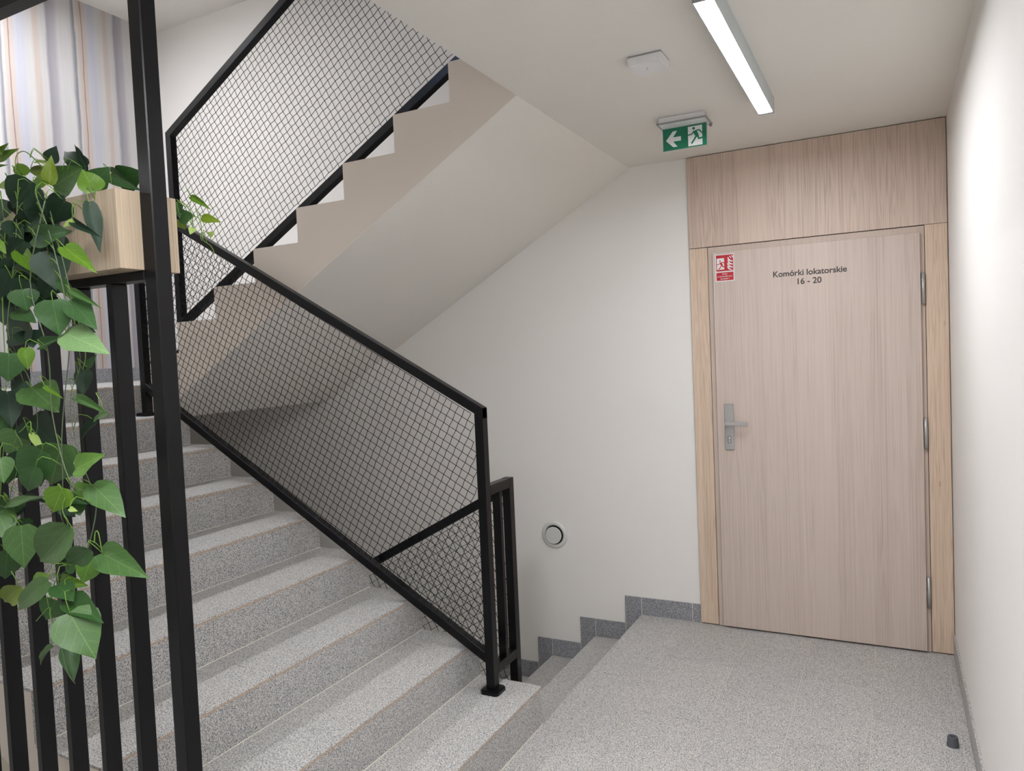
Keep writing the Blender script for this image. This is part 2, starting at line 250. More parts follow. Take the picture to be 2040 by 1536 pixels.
LEAVES=[[-0.396,-3.165,2.063,-0.292,-3.159,2.096,0.06,'m'],[-0.309,-3.145,2.098,-0.405,-3.134,2.175,0.04,'d'],[-0.285,-3.151,2.084,-0.347,-3.141,2.173,0.012,'d'],[-0.295,-3.237,2.041,-0.279,-3.237,2.104,0.027,'y'],[-0.468,-3.127,2.142,-0.441,-3.123,2.177,0.03,'d'],[-0.45,-3.132,2.114,-0.548,-3.141,2.129,0.022,'y'],[-0.388,-3.184,2.072,-0.45,-3.19,2.087,0.036,'b'],[-0.492,-3.175,2.101,-0.523,-3.173,2.144,0.029,'b'],[-0.133,-3.238,2.003,-0.162,-3.245,2.054,0.045,'b'],[-0.191,-3.206,2.029,-0.141,-3.196,2.065,0.042,'g'],[-0.203,-3.148,2.07,-0.107,-3.156,2.018,0.03,'g'],[-0.185,-3.144,2.051,-0.1,-3.153,2.051,0.053,'g'],[-0.288,-3.277,2.039,-0.359,-3.288,1.985,0.068,'d'],[-0.625,-3.135,2.109,-0.666,-3.142,2.103,0.018,'l'],[-0.438,-3.214,2.084,-0.427,-3.203,2.073,0.011,'l'],[-0.668,-3.135,2.192,-0.616,-3.14,2.208,0.014,'b'],[-0.694,-3.125,2.183,-0.615,-3.124,2.198,0.02,'b'],[-0.639,-3.159,2.149,-0.586,-3.166,2.144,0.008,'b'],[-0.466,-3.127,2.137,-0.544,-3.123,2.154,0.01,'l'],[-0.214,-3.263,2.004,-0.264,-3.268,1.957,0.028,'d'],[-0.239,-3.286,1.957,-0.362,-3.295,1.944,0.037,'d'],[-0.297,-3.298,1.92,-0.401,-3.295,1.954,0.037,'d'],[-0.291,-3.3,1.908,-0.374,-3.304,1.872,0.039,'d'],[-0.25,-3.306,1.909,-0.116,-3.307,1.909,0.041,'g'],[-0.08,-3.288,1.966,-0.061,-3.283,1.86,0.028,'d'],[-0.118,-3.298,1.93,-0.029,-3.309,1.888,0.015,'d'],[-0.11,-3.304,1.929,-0.131,-3.316,1.917,0.011,'l'],[-0.079,-3.347,1.867,0.006,-3.345,1.817,0.03,'b'],[-0.208,-3.3,1.874,-0.18,-3.307,1.792,0.064,'d'],[-0.285,-3.362,1.9,-0.263,-3.356,1.872,0.017,'b'],[-0.324,-3.295,1.89,-0.25,-3.299,1.83,0.031,'b'],[-0.257,-3.333,1.798,-0.254,-3.326,1.753,0.049,'g'],[-0.292,-3.296,1.712,-0.446,-3.289,1.729,0.062,'d'],[-0.08,-3.377,1.761,-0.083,-3.366,1.69,0.057,'g'],[-0.068,-3.349,1.761,0.005,-3.347,1.701,0.04,'g'],[-0.064,-3.349,1.779,0.008,-3.339,1.743,0.012,'m'],[-0.09,-3.352,1.697,0.031,-3.356,1.663,0.05,'p'],[-0.129,-3.293,1.719,-0.074,-3.302,1.702,0.016,'d'],[-0.156,-3.274,1.624,-0.155,-3.282,1.566,0.03,'d'],[-0.122,-3.291,1.627,-0.088,-3.29,1.653,0.013,'g'],[-0.215,-3.359,1.673,-0.214,-3.356,1.626,0.026,'b'],[-0.31,-3.339,1.665,-0.32,-3.341,1.602,0.058,'g'],[-0.335,-3.298,1.605,-0.355,-3.309,1.561,0.033,'d'],[-0.299,-3.305,1.589,-0.191,-3.313,1.536,0.068,'m'],[-0.377,-3.295,1.49,-0.428,-3.291,1.425,0.061,'m'],[-0.373,-3.27,1.512,-0.285,-3.272,1.46,0.062,'d'],[-0.312,-3.304,1.488,-0.259,-3.309,1.444,0.014,'l'],[-0.227,-3.29,1.464,-0.299,-3.282,1.359,0.087,'m'],[-0.106,-3.339,1.42,-0.01,-3.339,1.454,0.038,'b2'],[-0.217,-3.337,1.456,-0.299,-3.342,1.38,0.068,'g'],[-0.32,-3.367,1.442,-0.307,-3.37,1.389,0.041,'m'],[-0.407,-3.294,1.429,-0.444,-3.291,1.358,0.041,'g'],[-0.133,-3.35,1.383,-0.166,-3.359,1.327,0.047,'b'],[-0.162,-3.31,1.367,-0.096,-3.301,1.373,0.031,'b2'],[-0.1,-3.309,1.383,-0.01,-3.303,1.322,0.05,'m'],[-0.177,-3.32,1.358,-0.117,-3.314,1.344,0.021,'g'],[-0.402,-3.317,1.326,-0.271,-3.322,1.359,0.018,'m'],[-0.397,-3.282,1.337,-0.317,-3.277,1.331,0.015,'d'],[-0.241,-3.289,1.327,-0.205,-3.285,1.304,0.029,'d'],[-0.07,-3.379,1.35,-0.046,-3.378,1.346,0.009,'l'],[-0.118,-3.32,1.563,-0.017,-3.32,1.533,0.016,'m'],[-0.018,-3.322,1.534,-0.101,-3.315,1.515,0.011,'m'],[-0.102,-3.287,1.515,-0.196,-3.281,1.47,0.017,'d'],[-0.176,-3.348,1.591,-0.128,-3.34,1.565,0.009,'b'],[-0.35,-3.318,1.283,-0.372,-3.307,1.176,0.06,'m'],[-0.142,-3.333,1.297,-0.289,-3.333,1.202,0.069,'m'],[-0.436,-3.305,1.214,-0.481,-3.294,1.129,0.058,'g'],[-0.368,-3.318,1.143,-0.481,-3.312,1.082,0.041,'y'],[-0.037,-3.365,1.268,-0.131,-3.358,1.226,0.038,'g'],[-0.1,-3.32,1.235,-0.142,-3.322,1.172,0.045,'b2'],[-0.084,-3.31,1.241,0.045,-3.307,1.205,0.052,'m'],[-0.158,-3.378,1.195,-0.323,-3.386,1.104,0.037,'m'],[-0.214,-3.321,1.17,-0.125,-3.328,1.176,0.03,'b'],[-0.23,-3.323,1.13,-0.256,-3.334,1.086,0.048,'g'],[-0.159,-3.36,1.182,-0.093,-3.37,1.161,0.039,'g'],[-0.137,-3.351,1.148,-0.025,-3.359,1.125,0.041,'g'],[-0.097,-3.377,1.137,-0.026,-3.378,1.057,0.077,'m'],[-0.248,-3.325,1.027,-0.332,-3.323,0.971,0.014,'m'],[-0.242,-3.299,1.02,-0.207,-3.311,0.949,0.033,'g'],[-0.255,-3.355,1.176,-0.192,-3.357,1.199,0.026,'b'],[-0.411,-3.305,1.33,-0.496,-3.308,1.255,0.057,'g'],[-0.426,-3.325,1.31,-0.366,-3.335,1.254,0.05,'m'],[-0.226,-3.349,1.423,-0.273,-3.348,1.362,0.042,'g'],[-0.167,-3.306,1.343,-0.15,-3.308,1.315,0.032,'g'],[-0.307,-3.322,1.756,-0.231,-3.325,1.729,0.033,'g'],[-0.218,-3.326,1.676,-0.14,-3.325,1.693,0.021,'g'],[-0.479,-3.264,1.556,-0.547,-3.261,1.472,0.059,'d'],[-0.423,-3.287,1.581,-0.391,-3.299,1.501,0.051,'d'],[-0.18,-3.329,1.208,-0.129,-3.326,1.244,0.038,'g'],[-0.2,-3.295,1.83,-0.267,-3.285,1.776,0.043,'d'],[-0.307,-3.286,1.823,-0.358,-3.292,1.782,0.049,'d'],[-0.375,-3.289,1.851,-0.427,-3.292,1.787,0.052,'d'],[-0.18,-3.298,1.812,-0.137,-3.295,1.766,0.021,'g'],[-0.225,-3.29,1.987,-0.285,-3.29,1.941,0.054,'d'],[-0.165,-3.284,1.98,-0.242,-3.273,1.938,0.042,'d'],[-0.355,-3.281,1.961,-0.305,-3.282,1.9,0.056,'d'],[-0.222,-3.295,1.933,-0.174,-3.297,1.874,0.047,'d'],[-0.408,-3.267,1.841,-0.385,-3.257,1.816,0.049,'d'],[-0.255,-3.267,1.954,-0.293,-3.264,1.93,0.055,'d'],[-0.367,-3.258,1.871,-0.351,-3.263,1.813,0.041,'d'],[-0.329,-3.266,1.941,-0.371,-3.26,1.9,0.046,'d'],[-0.32,-3.256,2.013,-0.36,-3.255,1.976,0.055,'d'],[-0.505,-3.261,1.85,-0.521,-3.261,1.801,0.054,'d'],[-0.224,-3.267,1.918,-0.258,-3.259,1.863,0.04,'d'],[-0.495,-3.258,1.835,-0.491,-3.248,1.791,0.046,'d'],[-0.44,-3.269,1.918,-0.442,-3.267,1.873,0.045,'d'],[-0.253,-3.26,1.996,-0.276,-3.271,1.939,0.051,'d'],[-0.308,-3.257,1.785,-0.24,-3.264,1.727,0.039,'d'],[-0.332,-3.255,1.794,-0.293,-3.264,1.762,0.044,'d'],[-0.301,-3.27,1.919,-0.347,-3.273,1.873,0.039,'d'],[-0.447,-3.27,2.023,-0.441,-3.271,1.965,0.055,'d'],[-0.389,-3.271,1.883,-0.408,-3.266,1.819,0.046,'d'],[-0.458,-3.261,1.883,-0.455,-3.267,1.817,0.05,'d'],[-0.317,-3.268,1.959,-0.285,-3.271,1.91,0.04,'d'],[-0.277,-3.26,1.973,-0.24,-3.27,1.917,0.039,'d'],[-0.454,-3.266,1.891,-0.513,-3.259,1.833,0.048,'d'],[-0.5,-3.26,1.863,-0.557,-3.266,1.837,0.058,'d'],[-0.479,-3.261,1.799,-0.457,-3.264,1.736,0.043,'d'],[-0.407,-3.27,1.95,-0.411,-3.262,1.913,0.046,'d'],[-0.317,-3.261,1.828,-0.336,-3.26,1.768,0.048,'d'],[-0.263,-3.271,1.919,-0.334,-3.262,1.904,0.041,'d'],[-0.364,-3.261,1.843,-0.435,-3.263,1.804,0.055,'d'],[-0.342,-3.265,1.999,-0.408,-3.256,1.979,0.045,'d'],[-0.733,-3.367,1.909,-0.803,-3.357,1.881,0.047,'g'],[-0.803,-3.323,1.474,-0.869,-3.312,1.442,0.038,'m'],[-0.808,-3.367,1.553,-0.875,-3.361,1.477,0.067,'g'],[-0.635,-3.339,1.56,-0.625,-3.34,1.472,0.064,'b'],[-0.771,-3.349,1.495,-0.709,-3.36,1.461,0.047,'b'],[-0.649,-3.329,1.499,-0.675,-3.34,1.443,0.054,'b'],[-0.674,-3.346,1.272,-0.694,-3.339,1.219,0.04,'d'],[-0.797,-3.365,1.726,-0.793,-3.357,1.654,0.057,'d'],[-0.742,-3.319,1.574,-0.681,-3.321,1.48,0.045,'b'],[-0.648,-3.31,2.051,-0.704,-3.302,2.028,0.058,'g'],[-0.782,-3.318,2.126,-0.764,-3.327,2.062,0.061,'m'],[-0.9,-3.358,1.473,-0.865,-3.363,1.382,0.081,'m'],[-0.948,-3.323,1.453,-0.902,-3.318,1.403,0.045,'d'],[-0.509,-3.365,1.306,-0.472,-3.372,1.268,0.053,'g'],[-0.673,-3.37,1.802,-0.743,-3.375,1.753,0.048,'m'],[-0.488,-3.297,1.993,-0.581,-3.292,1.971,0.061,'d'],[-0.773,-3.356,1.425,-0.801,-3.356,1.39,0.039,'g'],[-0.623,-3.365,2.079,-0.607,-3.374,2.003,0.036,'d'],[-0.73,-3.357,1.385,-0.64,-3.365,1.322,0.046,'m'],[-0.729,-3.317,1.992,-0.695,-3.325,1.952,0.077,'g'],[-0.573,-3.325,1.736,-0.497,-3.332,1.655,0.04,'g'],[-0.705,-3.273,1.988,-0.806,-3.271,1.924,0.044,'m'],[-1.054,-3.279,1.404,-1.061,-3.285,1.373,0.086,'d'],[-0.589,-3.314,1.815,-0.593,-3.317,1.778,0.068,'g'],[-0.565,-3.308,1.908,-0.592,-3.311,1.87,0.074,'d'],[-0.995,-3.295,1.391,-0.989,-3.3,1.363,0.048,'d'],[-0.551,-3.308,1.438,-0.53,-3.3,1.379,0.054,'m'],[-0.588,-3.368,2.093,-0.605,-3.364,2.034,0.041,'m'],[-0.745,-3.272,1.685,-0.77,-3.264,1.619,0.067,'m'],[-0.605,-3.274,1.523,-0.561,-3.286,1.461,0.07,'g'],[-0.545,-3.312,1.935,-0.598,-3.306,1.916,0.065,'m'],[-0.47,-3.366,1.841,-0.387,-3.376,1.794,0.06,'d'],[-0.474,-3.309,1.851,-0.495,-3.316,1.774,0.071,'m'],[-0.843,-3.273,1.332,-0.921,-3.269,1.223,0.063,'m'],[-0.448,-3.285,1.329,-0.444,-3.294,1.289,0.052,'g'],[-0.377,-3.288,1.447,-0.389,-3.281,1.398,0.055,'d'],[-0.323,-3.291,1.714,-0.285,-3.302,1.677,0.045,'d'],[-0.431,-3.281,1.282,-0.422,-3.278,1.221,0.047,'g'],[-0.418,-3.299,1.525,-0.453,-3.308,1.46,0.045,'g'],[-0.433,-3.271,1.414,-0.454,-3.281,1.373,0.051,'g'],[-0.477,-3.263,1.273,-0.444,-3.269,1.229,0.057,'g'],[-0.383,-3.296,1.283,-0.392,-3.299,1.245,0.042,'d'],[-0.475,-3.271,1.319,-0.505,-3.261,1.263,0.046,'d'],[-0.334,-3.292,1.408,-0.305,-3.296,1.372,0.04,'d']]
SPRIG=[[-0.073,-3.042,2.016,-0.023,-3.032,1.984,0.013,'b'],[-0.062,-3.025,1.97,-0.012,-3.019,1.957,0.018,'y'],[-0.118,-3.04,1.974,-0.082,-3.029,1.977,0.029,'g'],[-0.124,-3.036,2.009,-0.109,-3.048,1.968,0.016,'g'],[-0.138,-3.025,1.973,-0.133,-3.014,1.951,0.024,'y'],[-0.071,-3.042,1.944,-0.07,-3.054,1.928,0.015,'l'],[-0.027,-3.037,1.922,-0.007,-3.041,1.927,0.011,'l']]
VINES=[[[-0.225,-3.31,2.0],[-0.183,-3.31,1.905],[-0.149,-3.31,1.782],[-0.141,-3.31,1.704],[-0.148,-3.31,1.652],[-0.175,-3.31,1.557],[-0.193,-3.31,1.472],[-0.201,-3.31,1.374],[-0.215,-3.31,1.341],[-0.214,-3.31,1.309],[-0.194,-3.31,1.28]],[[-0.308,-3.3,1.996],[-0.337,-3.3,1.863],[-0.379,-3.3,1.733],[-0.358,-3.3,1.67],[-0.309,-3.3,1.602],[-0.293,-3.3,1.502],[-0.347,-3.3,1.445],[-0.413,-3.3,1.352],[-0.431,-3.3,1.258],[-0.464,-3.3,1.173]],[[-0.176,-3.32,1.976],[-0.248,-3.32,1.816],[-0.203,-3.32,1.664],[-0.202,-3.32,1.526],[-0.157,-3.32,1.389],[-0.076,-3.32,1.361],[-0.102,-3.32,1.271],[-0.142,-3.32,1.22],[-0.224,-3.32,1.179],[-0.251,-3.32,1.132],[-0.254,-3.32,1.066],[-0.23,-3.32,1.025],[-0.213,-3.32,0.972],[-0.189,-3.32,0.952]],[[-0.194,-3.3,1.96],[-0.15,-3.3,1.809],[-0.135,-3.3,1.714],[-0.128,-3.3,1.63],[-0.169,-3.3,1.567],[-0.162,-3.3,1.471],[-0.124,-3.3,1.387],[-0.101,-3.3,1.335]],[[-0.357,-3.2,2.083],[-0.402,-3.2,2.121],[-0.443,-3.2,2.147],[-0.477,-3.2,2.14],[-0.484,-3.2,2.096],[-0.494,-3.2,2.055],[-0.511,-3.2,2.018]],[[-0.116,-3.31,1.744],[-0.092,-3.31,1.66],[-0.104,-3.31,1.624]],[[-0.219,-3.34,1.077],[-0.227,-3.34,1.104],[-0.23,-3.34,1.119],[-0.28,-3.34,1.083]],[[-0.114,-3.25,1.998],[-0.121,-3.25,1.98],[-0.134,-3.25,1.971]],[[-0.407,-3.28,2.035],[-0.399,-3.28,1.944],[-0.429,-3.28,1.788],[-0.444,-3.28,1.557],[-0.499,-3.28,1.32],[-0.498,-3.28,1.2]],[[-0.231,-3.35,1.492],[-0.231,-3.35,1.519],[-0.26,-3.35,1.502],[-0.276,-3.35,1.495]],[[-0.059,-3.34,1.272],[-0.053,-3.34,1.295],[-0.043,-3.34,1.293],[-0.036,-3.34,1.255]],[[-0.128,-3.35,1.364],[-0.14,-3.35,1.333],[-0.103,-3.35,1.294]]]
SPRIG_VINES=[[[-0.131,-3.035,2.019],[-0.101,-3.035,2.003],[-0.078,-3.035,1.975],[-0.061,-3.035,1.968],[-0.054,-3.035,1.952],[-0.052,-3.035,1.934],[-0.049,-3.035,1.914],[-0.025,-3.035,1.898],[-0.014,-3.035,1.879]],[[-0.131,-3.035,2.019],[-0.108,-3.035,2.001],[-0.087,-3.035,1.999],[-0.081,-3.035,2.017]],[[-0.078,-3.035,1.975],[-0.083,-3.035,1.957],[-0.08,-3.035,1.945]],[[-0.052,-3.035,1.934],[-0.058,-3.035,1.925],[-0.054,-3.035,1.913]]]
# ================================================================ the setting
R_, T = 0.17, 0.3027          # riser, going
H = 2.684                     # hall ceiling
HT = 4.407                    # ceiling over the intermediate landing
XF, XR = -4.004, 1.64         # striped wall, right wall
YN, YA, YC = -3.015, -1.43, -1.472   # near side of first flight, its well side, well side of the upper flight
YB = -6.6                     # hall's far end behind the camera
LZ = 9*R_                     # intermediate landing
TOP = 5.75

# walls
struct(box('wall_back', XF-.15, XR+.15, 0, .15, -2.2, TOP+.1, M['wall']))
struct(box('wall_right', XR, XR+.15, YB, 0, -.2, TOP+.1, M['wall']))
wl = struct(box('wall_left', XF-.15, XF, YN-.05, 0, -2.2, TOP+.1, M['stripes']))
struct(box('wall_left_hall', XF-.15, XF, YB, YN-.05, -.2, H+.1, M['wall']))
# end wall of the hall, and the daylight window of the upper floor
def wall_with_opening(name, x0, x1, y0, y1, z0, z1, a0, a1, b0, b1):
    bm = bmesh.new()
    for q in ((x0, a0, z0, z1), (a1, x1, z0, z1), (a0, a1, z0, b0), (a0, a1, b1, z1)): bm_box(bm, q[0], q[1], y0, y1, q[2], q[3])
    return struct(fin(bm, name, M['wall']))
def window(name, a0, a1, b0, b1, y0, y1):
    w = root(name); fw_ = .06
    bm = bmesh.new()
    for q in ((a0, a0+fw_, b0, b1), (a1-fw_, a1, b0, b1), (a0+fw_, a1-fw_, b0, b0+fw_), (a0+fw_, a1-fw_, b1-fw_, b1), ((a0+a1)/2-.03, (a0+a1)/2+.03, b0+fw_, b1-fw_)):
        bm_box(bm, q[0], q[1], y0, y1, q[2], q[3], .003)
    fin(bm, 'window_frame', M['black'], w)
    box('pane', a0+fw_, (a0+a1)/2-.03, (y0+y1)/2-.004, (y0+y1)/2+.004, b0+fw_, b1-fw_, M['glass'], w)
    box('pane', (a0+a1)/2+.03, a1-fw_, (y0+y1)/2-.004, (y0+y1)/2+.004, b0+fw_, b1-fw_, M['glass'], w)
struct(box('wall_front', XF-.15, XR+.15, YB-.15, YB, -.2, H+.1, M['wall']))
wall_with_opening('wall_upper', XF-.15, XR+.15, YN-.2, YN-.05, 3.06, TOP+.1, -1.7, -.3, 3.9, 5.3)
window('window_1', -1.7, -.3, 3.9, 5.3, YN-.16, YN-.10)
struct(box('wall_upper_left', XF-.15, XF-.0, YN-.2, YN-.05, H+.1, 3.06, M['wall']))
# ceilings and slabs: the hall ceiling stops at the stairwell
bm = bmesh.new()
bm_box(bm, .02, XR, YN-.05, 0, H, 3.06); bm_box(bm, XF, XR, YB, YN-.05, H, 3.06)
struct(fin(bm, 'ceiling', M['ceiling']))
struct(box('ceiling_landing', XF, -2.36, YN-.05, 0, HT, HT+.2, M['ceiling']))
struct(box('ceiling_upper', XF-.15, XR+.15, YN-.2, .15, TOP, TOP+.15, M['ceiling']))
# under-stair partition between the rising and the descending flight, and the lower level
prism('wall_under_stair', [(XF, -1.7), (-.02, -1.7), (-.02, -.2), (-2.36, 1.12), (XF, 1.12)], -1.449, -1.435, M['wall'])['kind'] = 'structure'
struct(box('floor_lower', XF, XR, -1.47, 0, -2.0, -1.53, M['granite_riser']))
struct(box('wall_lower_right', 0.06, .16, -1.43, 0, -1.53, -.22, M['wall']))

# hall floor: mortar bed with single granite tiles
fl = root('floor')
bm = bmesh.new(); bm_box(bm, 0.012, XR, YB, 0, -.2, -.0022); bm_box(bm, XF, .012, YB, YN+.0, -.2, -.0022); bm_box(bm, XF, .012, YN, -1.449, -.2, -.0022)
fin(bm, 'mortar_bed', M['grout'], fl)
def tile_mesh(w, d, t=.012, bev=.0008):
    bm = bmesh.new(); bm_box(bm, 0, w, 0, d, -t, 0, bev); me = bpy.data.meshes.new('tile'); bmesh.ops.recalc_face_normals(bm, faces=bm.faces); bm.to_mesh(me); bm.free(); me.materials.append(M['granite']); return me
tm = {}
def tile(x0, x1, y0, y1, z=0, parent=fl, g=.0022):
    k = (round(x1-x0, 3), round(y1-y0, 3))
    if k not in tm: tm[k] = tile_mesh(x1-x0-g, y1-y0-g)
    o = bpy.data.objects.new('tile', tm[k]); C.objects.link(o); o.location = (x0+g/2, y0+g/2, z); o.parent = parent
xs = [0, .31, .642, .965, 1.277, 1.6, 1.632]
def run_y(off, y_end):
    ys = [0]; y = -off
    while y > y_end: ys.append(y); y -= .615
    ys.append(y_end); return ys
for i in range(6):
    ys = run_y(.235 if i in (0, 2, 4) else .545, YB) if i < 5 else run_y(.38, YB)
    for a, b in zip(ys[1:], ys): tile(xs[i], xs[i+1], a, b)
x = 0.0
for i in range(13):
    x1 = x; x0 = max(XF, x-.31); x = x0
    ys = [YN - .0] + [YN-.3*(i % 2)-.31-.615*k for k in range(5)] + [YB]
    for a, b in zip(ys[1:], ys): tile(x0, x1, a, b)
# right skirting and grout line
bs = root('baseboard_right')
y = 0; k = 0
while y > YB:
    y1 = max(YB, y - (.33 if k == 0 else .615)); box('tile', 1.631, XR, y1+.001, y-.001, 0, .107, M['granite'], bs, .0006); y = y1; k += 1
# stepped skirting on the back wall, tile by tile
bb = root('baseboard_back')
def sk(x0, x1, z0, z1): box('tile', x0+.0016, x1-.0016, -.010, 0, z0+.001, z1, M['granite_dark'], bb, .0005)
fz = .107
sk(.314, .366, 0, fz); sk(.006, .314, 0, fz)
for i in range(9):
    zt = -i*R_
    sk(-i*T-.100, -i*T+.006, zt-R_, zt+fz)
    sk(-(i+1)*T+.006, -i*T-.100, zt-R_, zt-R_+fz)
box('grout', -.098, .366, -.009, 0, .0, fz-.002, M['grout'], bb)
for i in range(9): box('grout', -(i+1)*T+.002, -i*T-.002, -.009, 0, -(i+1)*R_, -(i+1)*R_+fz-.002, M['grout'], bb)

# intermediate landing
lg = root('floor_landing')
box('slab', XF, -8*T-.0145, YN, 0, 1.329, LZ-.0125, M['ceiling'], lg)
for ya, yb, xe in ((-.6, 0, -8*T), (-1.2, -.6, -8*T), (YA, -1.2, -8*T), (YA-.6, YA, -9*T), (YA-1.2, YA-.6, -9*T), (YN, YA-1.2, -9*T)):
    xa = XF
    while xa < xe-.02:
        xb = xa+.318 if xe-xa-.318 > .05 else xe
        tile(xa, xb, ya, yb, LZ, lg); xa = xb
bl = root('baseboard_left')
for j in range(5): box('tile', XF, XF+.01, max(YN, -.615*(j+1))+.001, -.615*j-.001, LZ, LZ+.107, M['granite_dark'], bl, .0005)

# ================================================================ staircases
def flight(name, label, x0, z0, n, y0, y1, soffit, joints_t, joints_r, zig_low=None, slabt=.009, last=True):
    """rising towards -x: nose k at x0-(k-1)T, z0+k R"""
    f = thing(name, label, 'staircase', (x0, (y0+y1)/2, z0), 'stair flights')
    P = []
    add = lambda o: reparent(o, f)
    prof = [(x0, z0)]
    for k in range(1, n+1):
        prof += [(x0-(k-1)*T, z0+k*R_-slabt-.003), (x0-k*T, z0+k*R_-slabt-.003)]
    prof = [(px+(-.012), pz) for px, pz in prof]
    prof += soffit
    add(prism('body', prof, y0+.004, y1-.004, M['plaster']))
    for k in range(1, n+1):
        xn = x0-(k-1)*T; zt = z0+k*R_
        js = [y1] + [j for j in joints_t] + [y0]
        if k < n or last:
            for a, b in zip(js[1:], js): add(box('tread_slab', xn-T+.0005, xn, a+.0006, b-.0006, zt-slabt, zt, M['granite'], None, .0012))
            add(box('nosing_joint', xn-.012, xn-.0006, y0+.001, y1-.001, zt-slabt-.005, zt-slabt, M['nosing'], None))
        js = [y1] + [j for j in joints_r] + [y0]
        for a, b in zip(js[1:], js): add(box('riser_slab', xn-.013, xn-.001, a+.0006, b-.0006, zt-R_+.001, zt-slabt-.005, M['granite_riser'], None, .0006))
        add(box('riser_grout', xn-.014, xn+.0015, y0+.001, y1-.001, zt-R_-.0005, zt-R_+.0018, M['grout'], None))
    return f
A = flight('staircase', 'granite flight climbing behind the black slats and foliage', 0, 0, 9, YN, YA,
           [(-9*T, 1.329), (-2.70, 1.329), (-1.111, .437), (-.333, 0)], [-2.36], [-1.746, -2.36], last=True)
# descending flight: treads at -1R, -2R ... going towards -x
fb = thing('staircase', 'granite flight descending beside the stepped skirting and round vent', 'staircase', (0, -.7, 0), 'stair flights')
prof = [(.012, -.022)]
for k in range(1, 10): prof += [(-(k-1)*T+.0, -(k-1)*R_-.022), (-(k-1)*T+.0, -k*R_-.022)]
prof = [(.05, -.022), (-.0, -.022)]
for k in range(1, 10): prof += [(-(k-1)*T-.014, -k*R_-.022 if False else -(k-1)*R_-.022), (-(k-1)*T-.014, -k*R_-.022)]
prof += [(XF, -1.552), (XF, -1.75), (-2.42, -1.75), (.05, -.4)]
reparent(prism('body', prof, YA+.008, -.0005, M['plaster']), fb)
for k in range(1, 10):
    xn = -(k-1)*T; zt = -k*R_
    # riser under the nose above
    reparent(box('riser_slab', xn-.013, xn-.001, YA+.006, -.011, zt+.001, zt+R_-.0245, M['granite_riser'], None, .0006), fb)
    reparent(box('nosing_joint', xn-.012, xn-.0006, YA+.007, -.011, zt+R_-.0245, zt+R_-.02, M['nosing'], None), fb)
    if k < 9:
        for a, b in ((YA+.005, -.62), (-.62, -.0105)):
            reparent(box('tread_slab', xn-T, xn-.0135, a+.0006, b-.0006, zt-.02, zt, M['granite'], None, .0012), fb)
reparent(box('landing_edge_slab', -.0, .012, YA+.006, -.011, -.02, -.0005, M['granite'], None), fb)
# upper flight rising towards +x from the landing to the floor above
FCY = YC+.014
fc = thing('staircase', 'upper flight with pale sawtooth side and sloping soffit', 'staircase', (-2.42, -.7, LZ), 'stair flights')
prof = [(-8*T, LZ-.02)]
for k in range(0, 9):
    xn = -8*T + k*T; zt = LZ+(k+1)*R_
    prof += [(xn+.012, zt-R_-.02 if k == 0 else zt-R_-.02), (xn+.012, zt-.02)]
prof += [(.02, 18*R_-.02), (.02, H), (-2.355, 1.329), (-8*T, 1.329)]
reparent(prism('body', prof, FCY, -.0005, M['plaster']), fc)
sp = []
for k in range(0, 9):
    xn = -8*T + k*T; zt = LZ+(k+1)*R_
    sp += [(xn, zt-R_-.0015), (xn, zt-.0015)]
sp += [(.0195, 18*R_-.0015), (.0195, H), (-2.355, 1.329), (-8*T, 1.329)]
reparent(prism('plastered_side', sp, YC, FCY, M['plaster']), fc)
reparent(prism('soffit_skin', [(.02, H-.0005), (-2.357, 1.3285), (-2.357, 1.3265), (.02, H-.0025)], YC, -.0005, M['ceiling']), fc)
for k in range(0, 9):
    xn = -8*T + k*T; zt = LZ+(k+1)*R_
    reparent(box('riser_slab', xn-.0015, xn+.012, YC+.003, -.0005, zt-R_, zt-.0205, M['granite_riser'], None, .0006), fc)
    if k < 8:
        reparent(box('tread_slab', xn-.0015, xn+T-.002, YC+.003, -.0005, zt-.02, zt, M['granite'], None, .0006), fc)
        reparent(box('nosing_joint', xn+.001, xn+.008, YC+.004, -.001, zt-.0225, zt-.02, M['nosing'], None), fc)

# ================================================================ railings with woven wire panels
SL = 0.5616; AL = math.atan(SL); DX, DZ = cos(AL), sin(AL)
def wire_panel(name, x0, x1, zlo, zhi, y, sgn, parent, pitch=.034, amp=.0016, rad=.0014):
    """woven grid aligned with the slope; zlo/zhi functions of x bound the panel"""
    bm = bmesh.new()
    d1 = Vector((DX, 0, DZ*sgn)); d2 = Vector((-DZ*sgn, 0, DX)); o = Vector((x0, y, zlo(x0)))
    L = (x1-x0)/DX + 1.4; N1 = int(2.4/pitch); N2 = int(L/pitch)+50
    def runs(fixed, along, cnt_f, cnt_a, par):
        for i in range(-cnt_f, cnt_f):
            pts = []
            for j in range(-cnt_a, cnt_a):
                p = o + fixed*(i*pitch) + along*(j*pitch)
                inside = x0-.001 <= p.x <= x1+.001 and zlo(p.x) <= p.z <= zhi(p.x)
                if inside: pts.append(p + Vector((0, amp*(1 if (i+j+par) % 2 else -1), 0)) + fixed*(.0009*(1 if (i+j) % 2 else -1)))
                else:
                    if len(pts) > 1: tube(bm, pts, rad, 4)
                    pts = []
            if len(pts) > 1: tube(bm, pts, rad, 4)
    runs(d1, d2, N2, N1+40, 0); runs(d2, d1, N1+40, N2, 1)
    p = fin(bm, name, M['black_wire'], None); reparent(p, parent); p['kind'] = 'stuff'; return p
